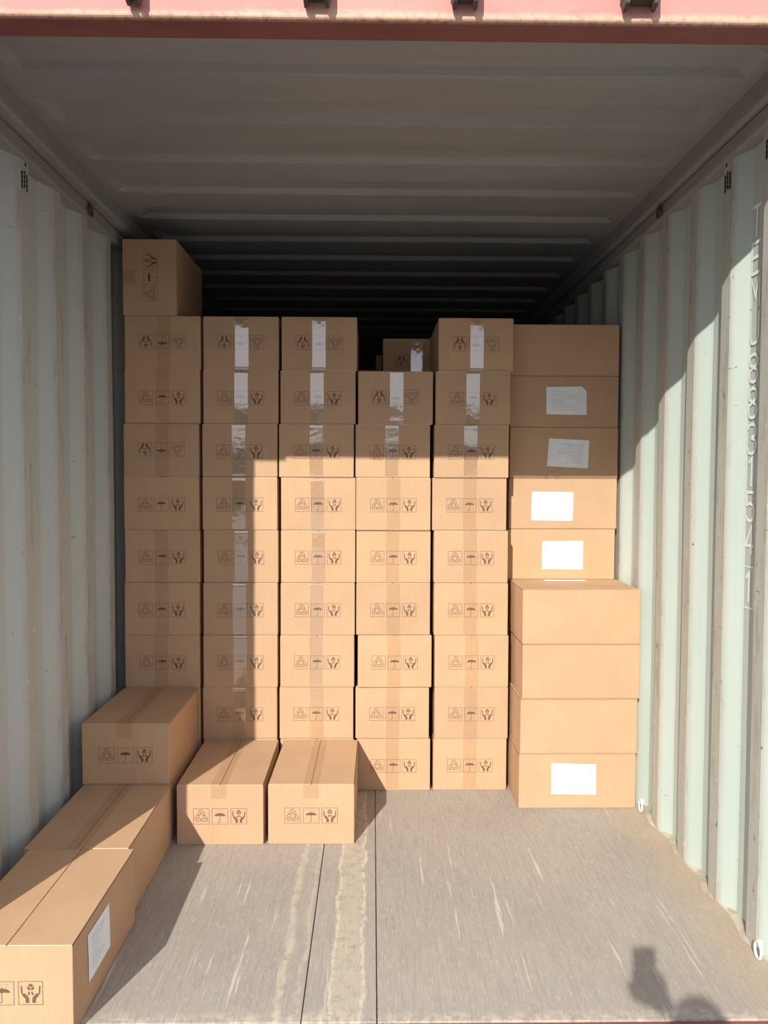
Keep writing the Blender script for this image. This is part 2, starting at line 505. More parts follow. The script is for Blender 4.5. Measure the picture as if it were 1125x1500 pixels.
# door frame: header, sill, corner posts
hd = empty('door_frame', (0, -.105, -.16)); tag(hd, kind='structure'); hd.name = 'door_1'
def part(name, mb, m, root, lab=None):
    me = mb.mesh(name)
    off = Vector(root.location)
    if root.rotation_euler[2] == 0:
        for v in me.vertices: v.co -= off
    o = obj(name, me, m, root)
    if lab: o['label'] = lab
    return o
mb = MB(); mb.box(-1.36, 1.36, -.153, -.057, 2.59, 2.82)
h = part('header', mb, RED, hd); bevel(h, .008, 3)
mb = MB(); mb.box(-1.18, -.985, -.150, -.07, 2.576, 2.592)
part('gusset_plate', mb, RED, hd)
mb = MB(); mb.box(-1.36, 1.36, -.165, -.0575, -.16, -.004)
bevel(part('sill', mb, RED, hd), .006, 2)
mb = MB(); mb.box(-1.36, -1.13, -.153, -.02, -.16, 2.6)
part('corner_post', mb, RED, hd)
mb = MB(); mb.box(1.20, 1.36, -.153, -.02, -.16, 2.6)
part('corner_post', mb, RED, hd)
# lock keepers on the header, seen as pairs of short hooked lugs
for (x0, x1) in ((-.598, -.560), (-.172, -.105), (.187, .253), (.602, .687)):
    mb = MB()
    mb.box(x0, x1, -.20, -.152, 2.628, 2.69)
    for xa in (x0, x1-.016):
        mb.add([(xa, -.20, 2.64), (xa+.016, -.20, 2.64), (xa+.016, -.153, 2.64), (xa, -.153, 2.64),
                (xa+.003, -.195, 2.612), (xa+.013, -.195, 2.612), (xa+.013, -.165, 2.606), (xa+.003, -.165, 2.606)],
               [(0,1,2,3), (7,6,5,4), (1,0,4,5), (2,1,5,6), (3,2,6,7), (0,3,7,4)])
    bevel(part('lock_keeper', mb, RUSTY, hd), .003, 2)

# painted number on a recessed strip of the right wall: stroke lettering
GL = {
 'T': [[(0,1),(1,1)], [(.5,1),(.5,0)]],
 'E': [[(1,1),(0,1),(0,0),(1,0)], [(0,.52),(.8,.52)]],
 'M': [[(0,0),(0,1),(.5,.35),(1,1),(1,0)]],
 'U': [[(0,1),(0,.22),(.15,.04),(.5,0),(.85,.04),(1,.22),(1,1)]],
 '8': [[(.5,.53),(.12,.62),(.03,.78),(.15,.95),(.5,1),(.85,.95),(.97,.78),(.88,.62),(.5,.53),(.1,.42),(0,.25),(.14,.05),(.5,0),(.86,.05),(1,.25),(.9,.42),(.5,.53)]],
 '3': [[(0,.82),(.15,.96),(.5,1),(.85,.95),(.97,.78),(.88,.61),(.42,.54)],[(.42,.53),(.88,.46),(1,.27),(.86,.06),(.5,0),(.17,.03),(0,.2)]],
 '1': [[(.2,.82),(.55,1),(.55,0)]],
 '5': [[(.95,1),(.1,1),(.05,.55),(.4,.62),(.85,.56),(1,.32),(.86,.07),(.5,0),(.15,.04),(0,.18)]],
 '4': [[(.75,0),(.75,1),(0,.3),(1,.3)]],
}
def stroke2d(pts, wd):
    """polyline -> quads with mitred joins"""
    P = [Vector(p) for p in pts]; out = []
    L = []; Rr = []
    for i, p in enumerate(P):
        d0 = (P[i]-P[i-1]).normalized() if i else (P[1]-P[0]).normalized()
        d1 = (P[i+1]-P[i]).normalized() if i < len(P)-1 else d0
        t = d0+d1
        t = t.normalized() if t.length > 1e-4 else d1
        nrm = Vector((-t.y, t.x)); k = max(.45, abs(nrm.dot(Vector((-d1.y, d1.x)))))
        L.append(p+nrm*wd/2/k); Rr.append(p-nrm*wd/2/k)
    for i in range(len(P)-1):
        out.append([L[i], L[i+1], Rr[i+1], Rr[i]])
    return out
mb = MB()
FT = .31
XO = RI+DEPTH-.0012
def wallpt(u, v): return (XO, FT+.131-u*.054, v)
spec = [('T',2.351,2.252), ('E',2.236,2.138), ('M',2.122,2.028), ('U',2.012,1.912), ('8',1.878,1.788), ('8',1.768,1.672), ('3',1.652,1.556),
        ('1',1.541,1.448), ('5',1.430,1.336), ('4',1.322,1.226), ('1',1.165,1.070)]
nq = 0
for ch, z1, z0 in spec:
    for pl in GL[ch]:
        pts = [(x*.054, z0+y_*(z1-z0)) for x, y_ in pl]
        for q in stroke2d(pts, .0105):
            nq += 1
            mb.add([(XO-.00004*(nq % 23), FT+.131-p.x, p.y) for p in q], [(0, 1, 2, 3)])
for q in stroke2d([(-.006, 1.185), (.060, 1.185), (.060, 1.05), (-.006, 1.05), (-.006, 1.185)], .005):
    mb.add([(XO, FT+.131-p.x, p.y) for p in q], [(0, 1, 2, 3)])
obj('painted_number', mb.mesh('painted_number'), WHITEPAINT, wall_right)

# vents: small pattern of drilled holes near the top of one ridge on each wall
def vent(s, xi, yc, z0, z1, parent):
    mb = MB()
    for i in range(3):
        for j in range(4):
            y = yc + (i-1)*.018; z = z0 + (z1-z0)*(j+.5*(i % 2))/4
            vs = [(s*(xi-.0012), y+.006*math.cos(a*PI/5), z+.008*math.sin(a*PI/5)) for a in range(10)]
            mb.add(vs, [tuple(range(10))])
    vs = [(s*(xi-.0012), yc+.010+.006*math.cos(a*PI/5), z1+.022+.006*math.sin(a*PI/5)) for a in range(10)]
    mb.add(vs, [tuple(range(10))])
    obj('vent_holes', mb.mesh('vent_holes'), BLACK, parent)
vent(-1, -LI, .603, 2.455, 2.515, wall_left)
vent(1, RI, .275, 2.455, 2.515, wall_right)
vent(1, RI, .553, 2.455, 2.515, wall_right)

# lashing rings
def lashing_ring(loc, s, mat_, label, r=.022, th=.0045):
    root = empty('lashing_ring', loc)
    tag(root, label, 'lashing ring', 'lashing rings on the container sides')
    mb = MB(); mb.tube([(0, r*.75*math.cos(a*2*PI/20), r*math.sin(a*2*PI/20)) for a in range(20)], th, 8, closed=True)
    obj('ring', mb.mesh('ring'), mat_, root)
    mb = MB(); mb.box(0, .012, -.006, .006, -.010, .012)
    for v in range(len(mb.v)):
        x, y, z = mb.v[v]; mb.v[v] = (x*s, y, z+r*.7)
    obj('mount', mb.mesh('mount'), mat_, root)
lashing_ring((1.186, 1.235, .032), 1, CREAM, 'pale lashing ring low on the right wall beside the lowest wide carton', .026)
lashing_ring((1.186, .200, .030), 1, CREAM, 'pale lashing ring low on the right wall nearest the container opening', .026)
lashing_ring((1.171, 1.112, 2.566), 1, RUSTY, 'small rusty ring under the right top rail near the roof', .022)
lashing_ring((-1.162, 1.148, 2.566), -1, RUSTY, 'small rusty ring under the left top rail near the roof', .022)

# ------------------------------------------------------------------ printed marks (2D polygons in a unit square)
def ell(cx, cy, rx, ry, n=12, a=0):
    return [(cx+rx*math.cos(t)*math.cos(a)-ry*math.sin(t)*math.sin(a), cy+rx*math.cos(t)*math.sin(a)+ry*math.sin(t)*math.cos(a)) for t in (2*PI*k/n for k in range(n))]
def frame_polys(): return stroke2d([(.015, .015), (.985, .015), (.985, .985), (.015, .985), (.015, .015)], .022)
def umbrella_polys():
    P = frame_polys()
    for k in range(10):                       # canopy as fan of quads with a scalloped hem
        a0, a1 = PI*k/10, PI*(k+1)/10
        def top(a): return (.5+.34*math.cos(a), .50+.20*math.sin(a)**.8 if math.sin(a) > 0 else .50)
        def bot(a):
            return (.5+.34*math.cos(a), .50+.035*abs(math.sin(a*4)))
        P.append([bot(a0), top(a0), top(a1), bot(a1)])
    P += stroke2d([(.5, .75), (.5, .16), (.47, .11), (.42, .11), (.39, .16)], .028)
    for (x, y) in ((.26, .86), (.38, .90), (.5, .86), (.62, .90), (.74, .86), (.32, .77), (.68, .77)):
        P.append(ell(x, y, .024, .014, 8, .9))
    return P
def hands_polys():
    P = frame_polys()
    for m in (1, -1):
        def fx(p): return [(.5+m*(x-.5), y) for x, y in p]
        P += stroke2d(fx([(.13, .80), (.15, .50), (.27, .34)]), .060)
        P.append(fx([(.24, .50), (.30, .46), (.37, .38), (.30, .30)]))
        P.append(fx([(.17, .40), (.24, .50), (.30, .30), (.29, .26)]))
        P.append(fx([(.30, .30), (.37, .38), (.43, .30), (.44, .09), (.30, .09), (.29, .26)]))
        P.append(fx([(.38, .50), (.47, .58), (.47, .46), (.40, .40)]))
    P.append([(.5, .90), (.62, .82), (.5, .75), (.38, .82)])
    P.append([(.37, .79), (.48, .72), (.48, .61), (.37, .66)])
    P.append([(.63, .79), (.52, .72), (.52, .61), (.63, .66)])
    return P
def recycle_polys():
    P = frame_polys()
    for k in range(3):
        r0 = PI/2 + k*2*PI/3
        def rot(p):
            c, s = math.cos(r0-PI/2), math.sin(r0-PI/2)
            q = (p[0]*1.13, p[1]*1.13); return (.5+q[0]*c-q[1]*s, .48+q[0]*s+q[1]*c)
        arrow = [(-.20, .12), (-.09, .32), (.06, .32), (.13, .23), (.18, .26), (.17, .06), (.0, .14), (.05, .17), (-.01, .24), (-.09, .07), (-.20, .12)]
        P += stroke2d([rot(p) for p in arrow], .026)
        P += stroke2d([rot(p) for p in [(-.14, .34), (.0, .40), (.12, .37)]], .022)
    return P

BW, BD, BH = .346, .524, .2452          # carton width, length and height
HW, HD = BW/2, BD/2

def bulge_fn(seed):
    rnd = random.Random(seed)
    a = rnd.uniform(.0012, .0030); t = rnd.uniform(-.0012, .0012)
    def f(u, v):           # u, v in -1..1 on a face
        return a*(1-u*u)*(1-v*v) + t*u*v*(1-abs(u))*(1-abs(v))*2 - .0
    return f

def carton_body_mesh(seed, flip):
    f = bulge_fn(seed); mb = MB()
    z0, z1 = (.003, BH-.0035)
    nx, ny, nz = 8, 10, 8
    def grid(fn, nu, nv, rev=False):
        vs = [fn(-1+2*i/nu, -1+2*j/nv) for j in range(nv+1) for i in range(nu+1)]
        fs = []
        for j in range(nv):
            for i in range(nu):
                q = (j*(nu+1)+i, j*(nu+1)+i+1, (j+1)*(nu+1)+i+1, (j+1)*(nu+1)+i)
                fs.append(q[::-1] if rev else q)
        mb.add(vs, fs, 0, True)
    zc, hz = (z0+z1)/2, (z1-z0)/2
    ch = .0028
    grid(lambda u, v: (u*(HW-ch), -HD-f(u, v), zc+v*hz), nx, nz)
    grid(lambda u, v: (u*(HW-ch), HD+f(u, v), zc+v*hz), nx, nz, True)
    grid(lambda u, v: (HW+f(u, v)*.8, u*(HD-ch), zc+v*hz), ny, nz)
    grid(lambda u, v: (-HW-f(u, v)*.8, u*(HD-ch), zc+v*hz), ny, nz, True)
    for sx in (-1, 1):
        for sy in (-1, 1):
            q = [(sx*(HW-ch), sy*HD), (sx*(HW-ch*.3), sy*(HD-ch*.3)), (sx*HW, sy*(HD-ch))]
            vs = [(x, y, z) for (x, y) in q for z in (z0, z1)]
            fs = [(0, 2, 3, 1), (2, 4, 5, 3)]
            mb.add(vs, fs if sx*sy < 0 else [g[::-1] for g in fs])
    mb.box(-HW+.003, HW-.003, -HD+.003, HD-.003, z1-.002, z1-.0005)
    mb.box(-HW+.003, HW-.003, -HD+.003, HD-.003, z0+.0005, z0+.002)
    # bottom flaps, closed, slightly set in under the walls
    ins = .003
    mb.box(-HW+ins, -.001, -HD+ins, HD-ins, 0, .0032); mb.box(.001, HW-ins, -HD+ins, HD-ins, 0, .0032)
    me = mb.mesh('body')
    if flip:
        me.transform(Matrix.Translation((0, 0, BH)) @ Matrix.Rotation(PI, 4, 'Y'))
    return me, f

def flap_mesh(seed, side, flip):
    rnd = random.Random(seed*7+side)
    mb = MB(); s = side
    z0 = BH-.0033
    n = 8
    x_in = .0012; x_out = HW-.0016
    vs = []; fs = []
    jag = [rnd.uniform(-.0007, .0007) for _ in range(n+1)]
    for i in range(n+1):
        y = -HD+.0016 + (BD-.0032)*i/n
        for (x, z) in ((x_in+abs(jag[i]), z0), (x_in+abs(jag[i]), BH-.0002), (x_out-.0010, BH-.0002), (x_out, BH-.0014), (x_out, z0)):
            vs.append((s*x, y, z))
    for i in range(n):
        for j in range(5):
            q = (i*5+j, i*5+(j+1) % 5, (i+1)*5+(j+1) % 5, (i+1)*5+j)
            fs.append(q if s > 0 else q[::-1])
    mb.add(vs, fs, 0)
    mb.add(vs[:5], [(4, 3, 2, 1, 0) if s > 0 else (0, 1, 2, 3, 4)], 1)
    mb.add(vs[-5:], [(0, 1, 2, 3, 4) if s > 0 else (4, 3, 2, 1, 0)], 1)
    me = mb.mesh('top_flap')
    if flip: me.transform(Matrix.Translation((0, 0, BH)) @ Matrix.Rotation(PI, 4, 'Y'))
    return me

def face_pt(x, z, f, off):
    u, v = x/HW, (z-BH/2)/(BH/2)
    return (x, -HD-f(max(-1, min(1, u)), max(-1, min(1, v)))-off, z)

def mark_mesh(polys, xc, zc, size, f, flip, name):
    mb = MB()
    for p in polys:
        vs = [face_pt(xc+(q[0]-.5)*size, zc+(q[1]-.5)*size, f, .0005) for q in p]
        area = sum(p[i][0]*p[(i+1) % len(p)][1]-p[(i+1) % len(p)][0]*p[i][1] for i in range(len(p)))
        idx = tuple(range(len(p)))
        mb.add(vs, [idx if area > 0 else idx[::-1]])
    me = mb.mesh(name)
    if flip: me.transform(Matrix.Translation((0, 0, BH)) @ Matrix.Rotation(PI, 4, 'Y'))
    return me

def tape_mesh(seed, f, flip, style):
    """a strip over the top seam, folded down the front face, and a second piece up from the base"""
    rnd = random.Random(seed*13+1)
    mb = MB(); w_ = .031; cx = rnd.uniform(-.006, .006)
    vs = []; fs = []; rows = 0
    y = HD - .002
    pts = []
    for i in range(7): pts.append((HD-.002-(BD-.004)*i/6, BH+.0001))
    path = [(p[0], p[1], 't') for p in pts]
    path.append((-HD-.0006, BH-.0005, 't'))
    end = {0: .006, 1: .006, 2: BH-.085, 3: BH-.055}[style]
    nseg = 16
    top = rnd.uniform(.002, .007)      # how far the tape tents over the flap edge
    for i in range(nseg+1):
        z = BH-.004 - (BH-.004-end)*i/nseg
        d = (BH-z)
        lift = .0009 + .0016*math.exp(-d/.018) + (.0003 if i % 2 else 0)
        path.append((z, lift, 'f'))
    k = 0
    for p in path:
        for j in range(4):
            x = cx - w_ + 2*w_*j/3
            if p[2] == 't': vs.append((x, p[0], p[1]+.0002))
            else:
                q = face_pt(x, p[0], f, p[1]); vs.append(q)
        k += 1
    for i in range(k-1):
        for j in range(3):
            fs.append((i*4+j, (i+1)*4+j, (i+1)*4+j+1, i*4+j+1))
    mb.add(vs, fs, 0, True)
    me = mb.mesh('packing_tape')
    if flip: me.transform(Matrix.Translation((0, 0, BH)) @ Matrix.Rotation(PI, 4, 'Y'))
    return me

REC, UMB, HAN = recycle_polys(), umbrella_polys(), hands_polys()
SIZE, PITCH = .065, .075
PROTO = {}
def proto(flip, var, style):
    key = (flip, var, style)
    if key in PROTO: return PROTO[key]
    body, f = carton_body_mesh(var, flip)
    zc = .118
    P = [('body', body, [CARD]),
         ('top_flap', flap_mesh(var, 1, flip), [CARD, EDGE]), ('top_flap', flap_mesh(var, -1, flip), [CARD, EDGE])]
    if style is not None:
        P += [('recycling_symbol', mark_mesh(REC, -PITCH, zc, SIZE, f, flip, 'recycling_symbol'), [INK]),
              ('umbrella_symbol', mark_mesh(UMB, 0, zc, SIZE, f, flip, 'umbrella_symbol'), [INK]),
              ('hands_symbol', mark_mesh(HAN, PITCH, zc, SIZE, f, flip, 'hands_symbol'), [INK]),
              ('packing_tape', tape_mesh(var, f, flip, style), [TAPE if style in (0, 2) else DULL])]
    for n_, me, ms in P:
        for m_ in ms: me.materials.append(m_)
    PROTO[key] = P
    return P

def carton(x, y, z, label, group, flip=False, var=0, style=0, rz=0.0, name='cardboard_box'):
    """x, y: centre of the footprint; z: underside"""
    root = empty(name, (x, y, z), (0, 0, rz))
    tag(root, label, 'box', group)
    for n_, me, ms in proto(flip, var, style):
        o = bpy.data.objects.new(n_, me); o.parent = root; col.objects.link(o)
    return root

def paper(root, corners, xface, torn=False, seed=1, skew='left'):
    """paper sheet on a long side; corners in the root's frame as (y, z) going TL, TR, BR, BL; xface = +/- side"""
    rnd = random.Random(seed)
    s = 1 if xface > 0 else -1
    def at(u, v, off=0):
        tl, tr, br, bl = [Vector(c) for c in corners]
        p = tl.lerp(tr, u).lerp(bl.lerp(br, u), v)
        yy, zz = p.x/HD, (p.y-BH/2)/(BH/2)
        bulge = .0024*(1-min(1, yy*yy))*(1-min(1, zz*zz))*1.0
        return (xface + s*(.0016+off+bulge), p.x, p.y)
    mb = MB(); nu, nv = 8, 6
    vs = [at(i/nu, j/nv) for j in range(nv+1) for i in range(nu+1)]
    fs = []
    for j in range(nv):
        for i in range(nu):
            a = j*(nu+1)+i
            if torn and j == 0 and i == nu-1:
                fs.append((a, a+nu+1, a+nu+2)); continue
            fs.append((a, a+nu+1, a+nu+2, a+1))
    mb.add(vs, fs, 0, True)
    lab = obj('paper_label', mb.mesh('paper_label'), PAPER, root)
    mb = MB()
    rows = 9
    for k in range(rows):
        v = .17 + .66*k/(rows-1) + rnd.uniform(-.008, .008)
        u0 = .16 + rnd.uniform(-.01, .01); u1 = u0 + rnd.choice((.25, .4, .55, .62, .35))
        if skew == 'right': u1, u0 = .86+rnd.uniform(-.01, .01), .86 - (u1-u0)
        u = u0
        while u < u1:
            e_ = min(u1, u + rnd.uniform(.015, .06))
            mb.add([at(u, v-.008, .0004), at(u, v+.008, .0004), at(e_, v+.008, .0004), at(e_, v-.008, .0004)], [(0, 1, 2, 3)])
            u = e_ + rnd.uniform(.006, .014)
    obj('printed_lines', mb.mesh('printed_lines'), TEXTINK, lab)
    return lab

ROW = .2458
ORD = ['', 'topmost', 'second from the top', 'third from the top', 'fourth from the top', 'fifth from the top', 'sixth from the top', 'seventh from the top', 'eighth from the top', 'lowest']
STK = {1: 'leftmost upright stack', 2: 'second stack from the left', 3: 'third stack from the left', 4: 'fourth stack from the left', 5: 'fifth stack from the left'}
FY = 1.49
cols = {1: [-.966, -.970, -.976, -.976, -.976, -.977, -.979],
        2: [-.606, -.611, -.615, -.613, -.610, -.613, -.615, -.620],
        3: [-.248, -.254, -.260, -.254, -.254, -.254, -.256, -.261],
        4: [None, .105, .092, .097, .098, .098, .105, .096, .102],
        5: [.475, .464, .459, .452, .460, .461, .466, .467, .463]}
UPSIDE = {(1, 1), (1, 3), (2, 1), (3, 1), (4, 2), (5, 1)}
rnd = random.Random(11)
for c, L in cols.items():
    for i, x in enumerate(L):
        if x is None: continue
        r = i+1
        flip = (c, r) in UPSIDE
        # shiny tape where the photo shows it; dull strips elsewhere
        style = 0 if c in (2, 3) or (c in (4, 5) and r <= 3) else 1
        if c == 1: style = 1 if r != 4 else 2
        z = ROW*(9-r)
        dy = rnd.uniform(-.004, .006)
        tone = ('upside-down symbols, ' if flip else '')
        lab = f'taped brown carton, {tone}{ORD[r]} in the {STK[c]}'
        if c == 1 and r == 1: lab = 'carton with upside-down symbols, right under the carton standing on end'
        bx = carton(x, FY+HD+dy, z, lab, 'cartons in the ' + STK[c], flip, (c*5+r*3) % 7, style, R(rnd.uniform(-.35, .35)))
        if (c, r) == (5, 1): top5 = bx
mb = MB(); vs = []
for j in range(5):
    for i in range(3): vs.append((-HW-.0042-.0008*math.sin(PI*j/4), .02+i*.035, .02+j*.036))
mb.add(vs, [(j*3+i, (j+1)*3+i, (j+1)*3+i+1, j*3+i+1) for j in range(4) for i in range(2)], 0, True)
obj('packing_tape', mb.mesh('packing_tape'), TAPE, top5)
# hidden supports under and behind what shows
for (x, yc, r) in ((-.978, FY+HD, 8), (-.978, FY+HD, 9), (-.617, FY+HD, 9), (-.258, FY+HD, 9)):
    carton(x, yc, ROW*(9-r), 'carton hidden behind the low front cartons at the foot of the left stacks', 'hidden cartons at the foot of the left stacks', False, 2, 1)
carton(-.980, 1.222, 0, 'carton hidden on the floor under the raised front carton of the left side', None, False, 3, 1)

# carton standing on its long narrow edge on top of the first stack: symbols read bottom to top
root = empty('cardboard_box', (-1.022, FY+HD+.002, ROW*9)); tag(root, 'brown carton standing on end at the very top left, symbols turned sideways', 'box', 'cartons in the leftmost upright stack')
M = Matrix.Translation((BH/2, 0, BW/2)) @ Matrix.Rotation(-PI/2, 4, 'Y')
for n_, me, ms in proto(False, 4, 3):
    me2 = me.copy(); me2.transform(M)
    o = bpy.data.objects.new(n_, me2); o.parent = root; col.objects.link(o)

# pushed-back carton on top of the fourth stack, and dark ones beyond it
carton(.053+HW, 2.028+HD, ROW*8, 'shaded carton set back behind the fourth stack, seen over its top', None, True, 5, 0, 0)
carton(.006+HW+.012, 2.60+HD, ROW*8, 'dark carton deep in the container, nearer of the two in the gap between stacks', 'dark cartons deep in the container', True, 1, 0)
carton(-.084+HW-.13, 3.20+HD, ROW*8, 'dark carton deep in the container, farther of the two in the gap between stacks', 'dark cartons deep in the container', True, 2, 0)
for r in range(2, 10):
    carton(.053+HW, 2.028+HD, ROW*(9-r), 'carton hidden beneath the pushed-back shaded carton', 'hidden cartons beneath the pushed-back one', False, r % 7, 1)
    carton(.006+HW+.012, 2.60+HD, ROW*(9-r), 'carton hidden beneath the dark cartons deep in the container', 'hidden cartons beneath the dark ones', False, r % 7, 1)
    carton(-.084+HW-.13, 3.20+HD, ROW*(9-r), 'carton hidden beneath the dark cartons deep in the container', 'hidden cartons beneath the dark ones', False, r % 7, 1)

# low front cartons
b3 = carton(-.984, .957+HD, ROW, 'raised shaded carton at the left wall, resting in front of the leftmost stack', 'low cartons set in front of the left stacks', False, 1, 3, R(.2))
c2 = carton(-.608, .951+HD, 0, 'carton on the floor half in shade, left of the fully sunlit low carton', 'low cartons set in front of the left stacks', False, 5, 3, R(.2))
c3 = carton(-.241, .955+HD, 0, 'sunlit carton on the floor in front of the third stack with a dark edge line', 'low cartons set in front of the left stacks', False, 3, 3, R(-.5))
b2 = carton(-.978, .426+HD, 0, 'low carton along the left wall with a taped top, behind the nearest carton', 'low cartons set in front of the left stacks', False, 6, 3, R(.2))
f1 = carton(-.957, -.103+HD, 0, 'nearest carton at the bottom left with an open centre seam and side label', 'low cartons set in front of the left stacks', False, 2, None)
body, f = carton_body_mesh(2, False)
for nm, pol, xo in (('recycling_symbol', REC, -PITCH), ('umbrella_symbol', UMB, 0), ('hands_symbol', HAN, PITCH)):
    obj(nm, mark_mesh(pol, xo-.012+.0, .118, SIZE, f, False, nm), INK, f1)
paper(f1, [(-.162+.0-.0, .209), (.005+.002, .207), (.012, .071), (-.158, .073)], HW, seed=3)

# right stacks: cartons turned sideways so the long plain side faces out (local +x faces the opening)
FU, FLW = 1.63, 1.292
def side_carton(xr, yface, z, label, group, var, rz=0, style=None):
    return carton(xr-HD, yface+HW, z, label, group, False, var, style, -PI/2+rz)
xs = [1.184, 1.184, 1.186, 1.184, 1.178]
ups = []
labs = ['plain carton without a label, topmost of the far right stack',
        'shaded wide carton whose white sheet has a torn corner, far right stack',
        'shaded wide carton with a tilted white sheet, far right stack',
        'wide carton in the right stack whose white sheet sits left of centre, sunlit',
        'sunlit wide carton with a white sheet, just above the step in the right stack']
for i in range(5):
    ups.append(side_carton(xs[i], FU, ROW*(8-i), labs[i], 'wide cartons of the upper right stack', (i*2+1) % 7, R(.0)))
def wl(root, corners):
    # world (x, z) on a front face -> local (y, z): local y axis points to world +x after the -90 degree turn
    return [(x-root.location.x, z-root.location.z) for x, z in corners]
paper(ups[1], wl(ups[1], [(.833, 1.913), (1.028, 1.917), (1.030, 1.780), (.835, 1.782)]), HW, True, 5)
paper(ups[2], wl(ups[2], [(.850, 1.667), (1.045, 1.658), (1.040, 1.523), (.841, 1.533)]), HW, False, 6, 'right')
paper(ups[3], wl(ups[3], [(.770, 1.409), (.972, 1.408), (.969, 1.269), (.768, 1.271)]), HW, False, 7)
paper(ups[4], wl(ups[4], [(.823, 1.169), (1.022, 1.171), (1.023, 1.032), (.823, 1.034)]), HW, False, 8)
for r in range(4):
    side_carton(1.184, 1.66, ROW*r, 'carton hidden behind the protruding lower right stack', 'hidden cartons of the right stack', 1)
low = []
labl = ['protruding wide carton on the right with its top showing, no label, sunlit',
        'protruding plain wide carton, second down in the lower right stack',
        'protruding plain wide carton, third down in the lower right stack',
        'protruding wide carton on the floor at the right with a white sheet']
xl = [1.190, 1.193, 1.184, 1.180]
for i in range(4):
    low.append(side_carton(xl[i], FLW+(.0, .003, -.003, -.006)[i], ROW*(3-i), labl[i], 'wide cartons of the lower right stack', (i*3+2) % 7, R((.0, -.1, .15, .1)[i]), None))
paper(low[3], wl(low[3], [(.799, .205), (.999, .200), (1.002, .062), (.801, .066)]), HW, False, 9)

mb = MB(); mb.box(-.1, .1, -.018, .018, 0, .0008)
tag(obj('paper_slip', mb.mesh('paper_slip'), PAPER, None, (.925, 1.590, .9836)), 'narrow strip of white paper lying on top of the protruding right cartons', 'paper')

# ------------------------------------------------------------------ outside: ground, added far shed for tape reflections, person with phone
mb = MB(); mb.add([(-60, -70, -.165), (60, -70, -.165), (60, 40, -.165), (-60, 40, -.165)], [(0, 1, 2, 3)])
tag(obj('ground', mb.mesh('ground'), GROUND), kind='structure')
DARKWALL = plain('dark_green_sheet', (.10, .12, .11), .8)
sh = empty('added_warehouse', (0, -27, -.165)); tag(sh, 'long low dark building, unseen, added across the yard for the shiny tape to mirror', 'building')  # unseen building, added to give the glossy tape something dark to reflect
mb = MB(); mb.box(-40, 40, -4, 0, 0, 3.4); obj('wall', mb.mesh('wall'), DARKWALL, sh)
mb = MB(); mb.add([(-40.4, .4, 3.35), (40.4, .4, 3.35), (40.4, -2, 3.95), (-40.4, -2, 3.95), (-40.4, -4.4, 3.35), (40.4, -4.4, 3.35)], [(0, 1, 2, 3), (3, 2, 5, 4), (0, 4, 5, 1), (0, 3, 4), (1, 5, 2)])
obj('roof', mb.mesh('roof'), DARKWALL, sh)
for k in range(5):
    x = -24+k*12; mb = MB(); mb.box(x-2, x+2, 0, .05, 0, 2.9); obj('door', mb.mesh('door'), STEEL, sh)

# the person taking the picture: only the shadow falls into the view
def skinned(name, verts, edges, radii, mats, parent, sub=2, root=0):
    me = bpy.data.meshes.new(name)
    me.from_pydata(verts, edges, []); me.update()
    o = bpy.data.objects.new(name, me); col.objects.link(o)
    o.parent = parent
    sk = o.modifiers.new('skin', 'SKIN'); sk.use_smooth_shade = True
    if not me.skin_vertices:
        bmx = bmesh.new(); bmx.from_mesh(me); bmx.verts.layers.skin.verify(); bmx.to_mesh(me); bmx.free()
    for i, v in enumerate(me.skin_vertices[0].data):
        r_ = radii[i]; v.radius = r_ if isinstance(r_, tuple) else (r_, r_)
        v.use_root = (i == root)
    sb = o.modifiers.new('sub', 'SUBSURF'); sb.levels = sub; sb.render_levels = sub
    me.materials.append(mats)
    return o
SKIN = plain('skin', (.55, .36, .27), .6); JACKET = plain('navy_jacket', (.05, .06, .09), .85)
TROUSERS = plain('grey_trousers', (.12, .12, .13), .9); HAIR = plain('black_hair', (.02, .018, .016), .7)
SHOE = plain('black_shoe', (.03, .03, .03), .5); PHONEM = plain('black_phone', (.02, .02, .022), .25)
G0 = -.165
pr = empty('person', (0, 0, 0)); pr.location = (0.06, -2.46, G0)
tag(pr, 'person in dark jacket holding up a phone, seen only as a shadow', 'person')
def L(p): return (p[0]-.06, p[1]+2.46, p[2]-G0)
DROP = .085
def H(p): return L((p[0], p[1], p[2]-DROP))        # points of the head
bv = [(.06,-2.47,.80),(.06,-2.48,1.0),(.06,-2.48,1.16),(.06,-2.47,1.275),(.06,-2.455,1.335),(.058,-2.435,1.40),(.056,-2.43,1.47),(.056,-2.43,1.53),
      (.19,-2.47,1.25),(.27,-2.40,1.03),(.13,-2.22,1.22),(.062,-2.13,1.325),
      (-.07,-2.47,1.25),(-.15,-2.49,1.0),(-.17,-2.42,.78),
      (.15,-2.47,.74),(.16,-2.46,.32),(.17,-2.50,-.08),(.175,-2.37,-.125),
      (-.03,-2.47,.74),(-.04,-2.46,.32),(-.05,-2.50,-.08),(-.055,-2.37,-.125)]
bv = [(x, y, z-(DROP if (z > .6 and i not in (10, 11, 14)) else 0)) for i, (x, y, z) in enumerate(bv)]
bv[10] = (.145, -2.22, 1.185); bv[11] = (.081, -2.13, 1.303)
be = [(0,1),(1,2),(2,3),(3,4),(4,5),(5,6),(6,7),(3,8),(8,9),(9,10),(10,11),(3,12),(12,13),(13,14),(0,15),(15,16),(16,17),(17,18),(0,19),(19,20),(20,21),(21,22)]
brad = [(.14,.10),(.125,.09),(.15,.10),(.11,.085),.055,(.068,.08),(.074,.092),(.062,.078),
        .056,.042,.036,.026,.056,.044,.026,.085,.055,.038,.032,.085,.055,.038,.032]
skinned('body', [L(p) for p in bv], be, brad, SKIN, pr)
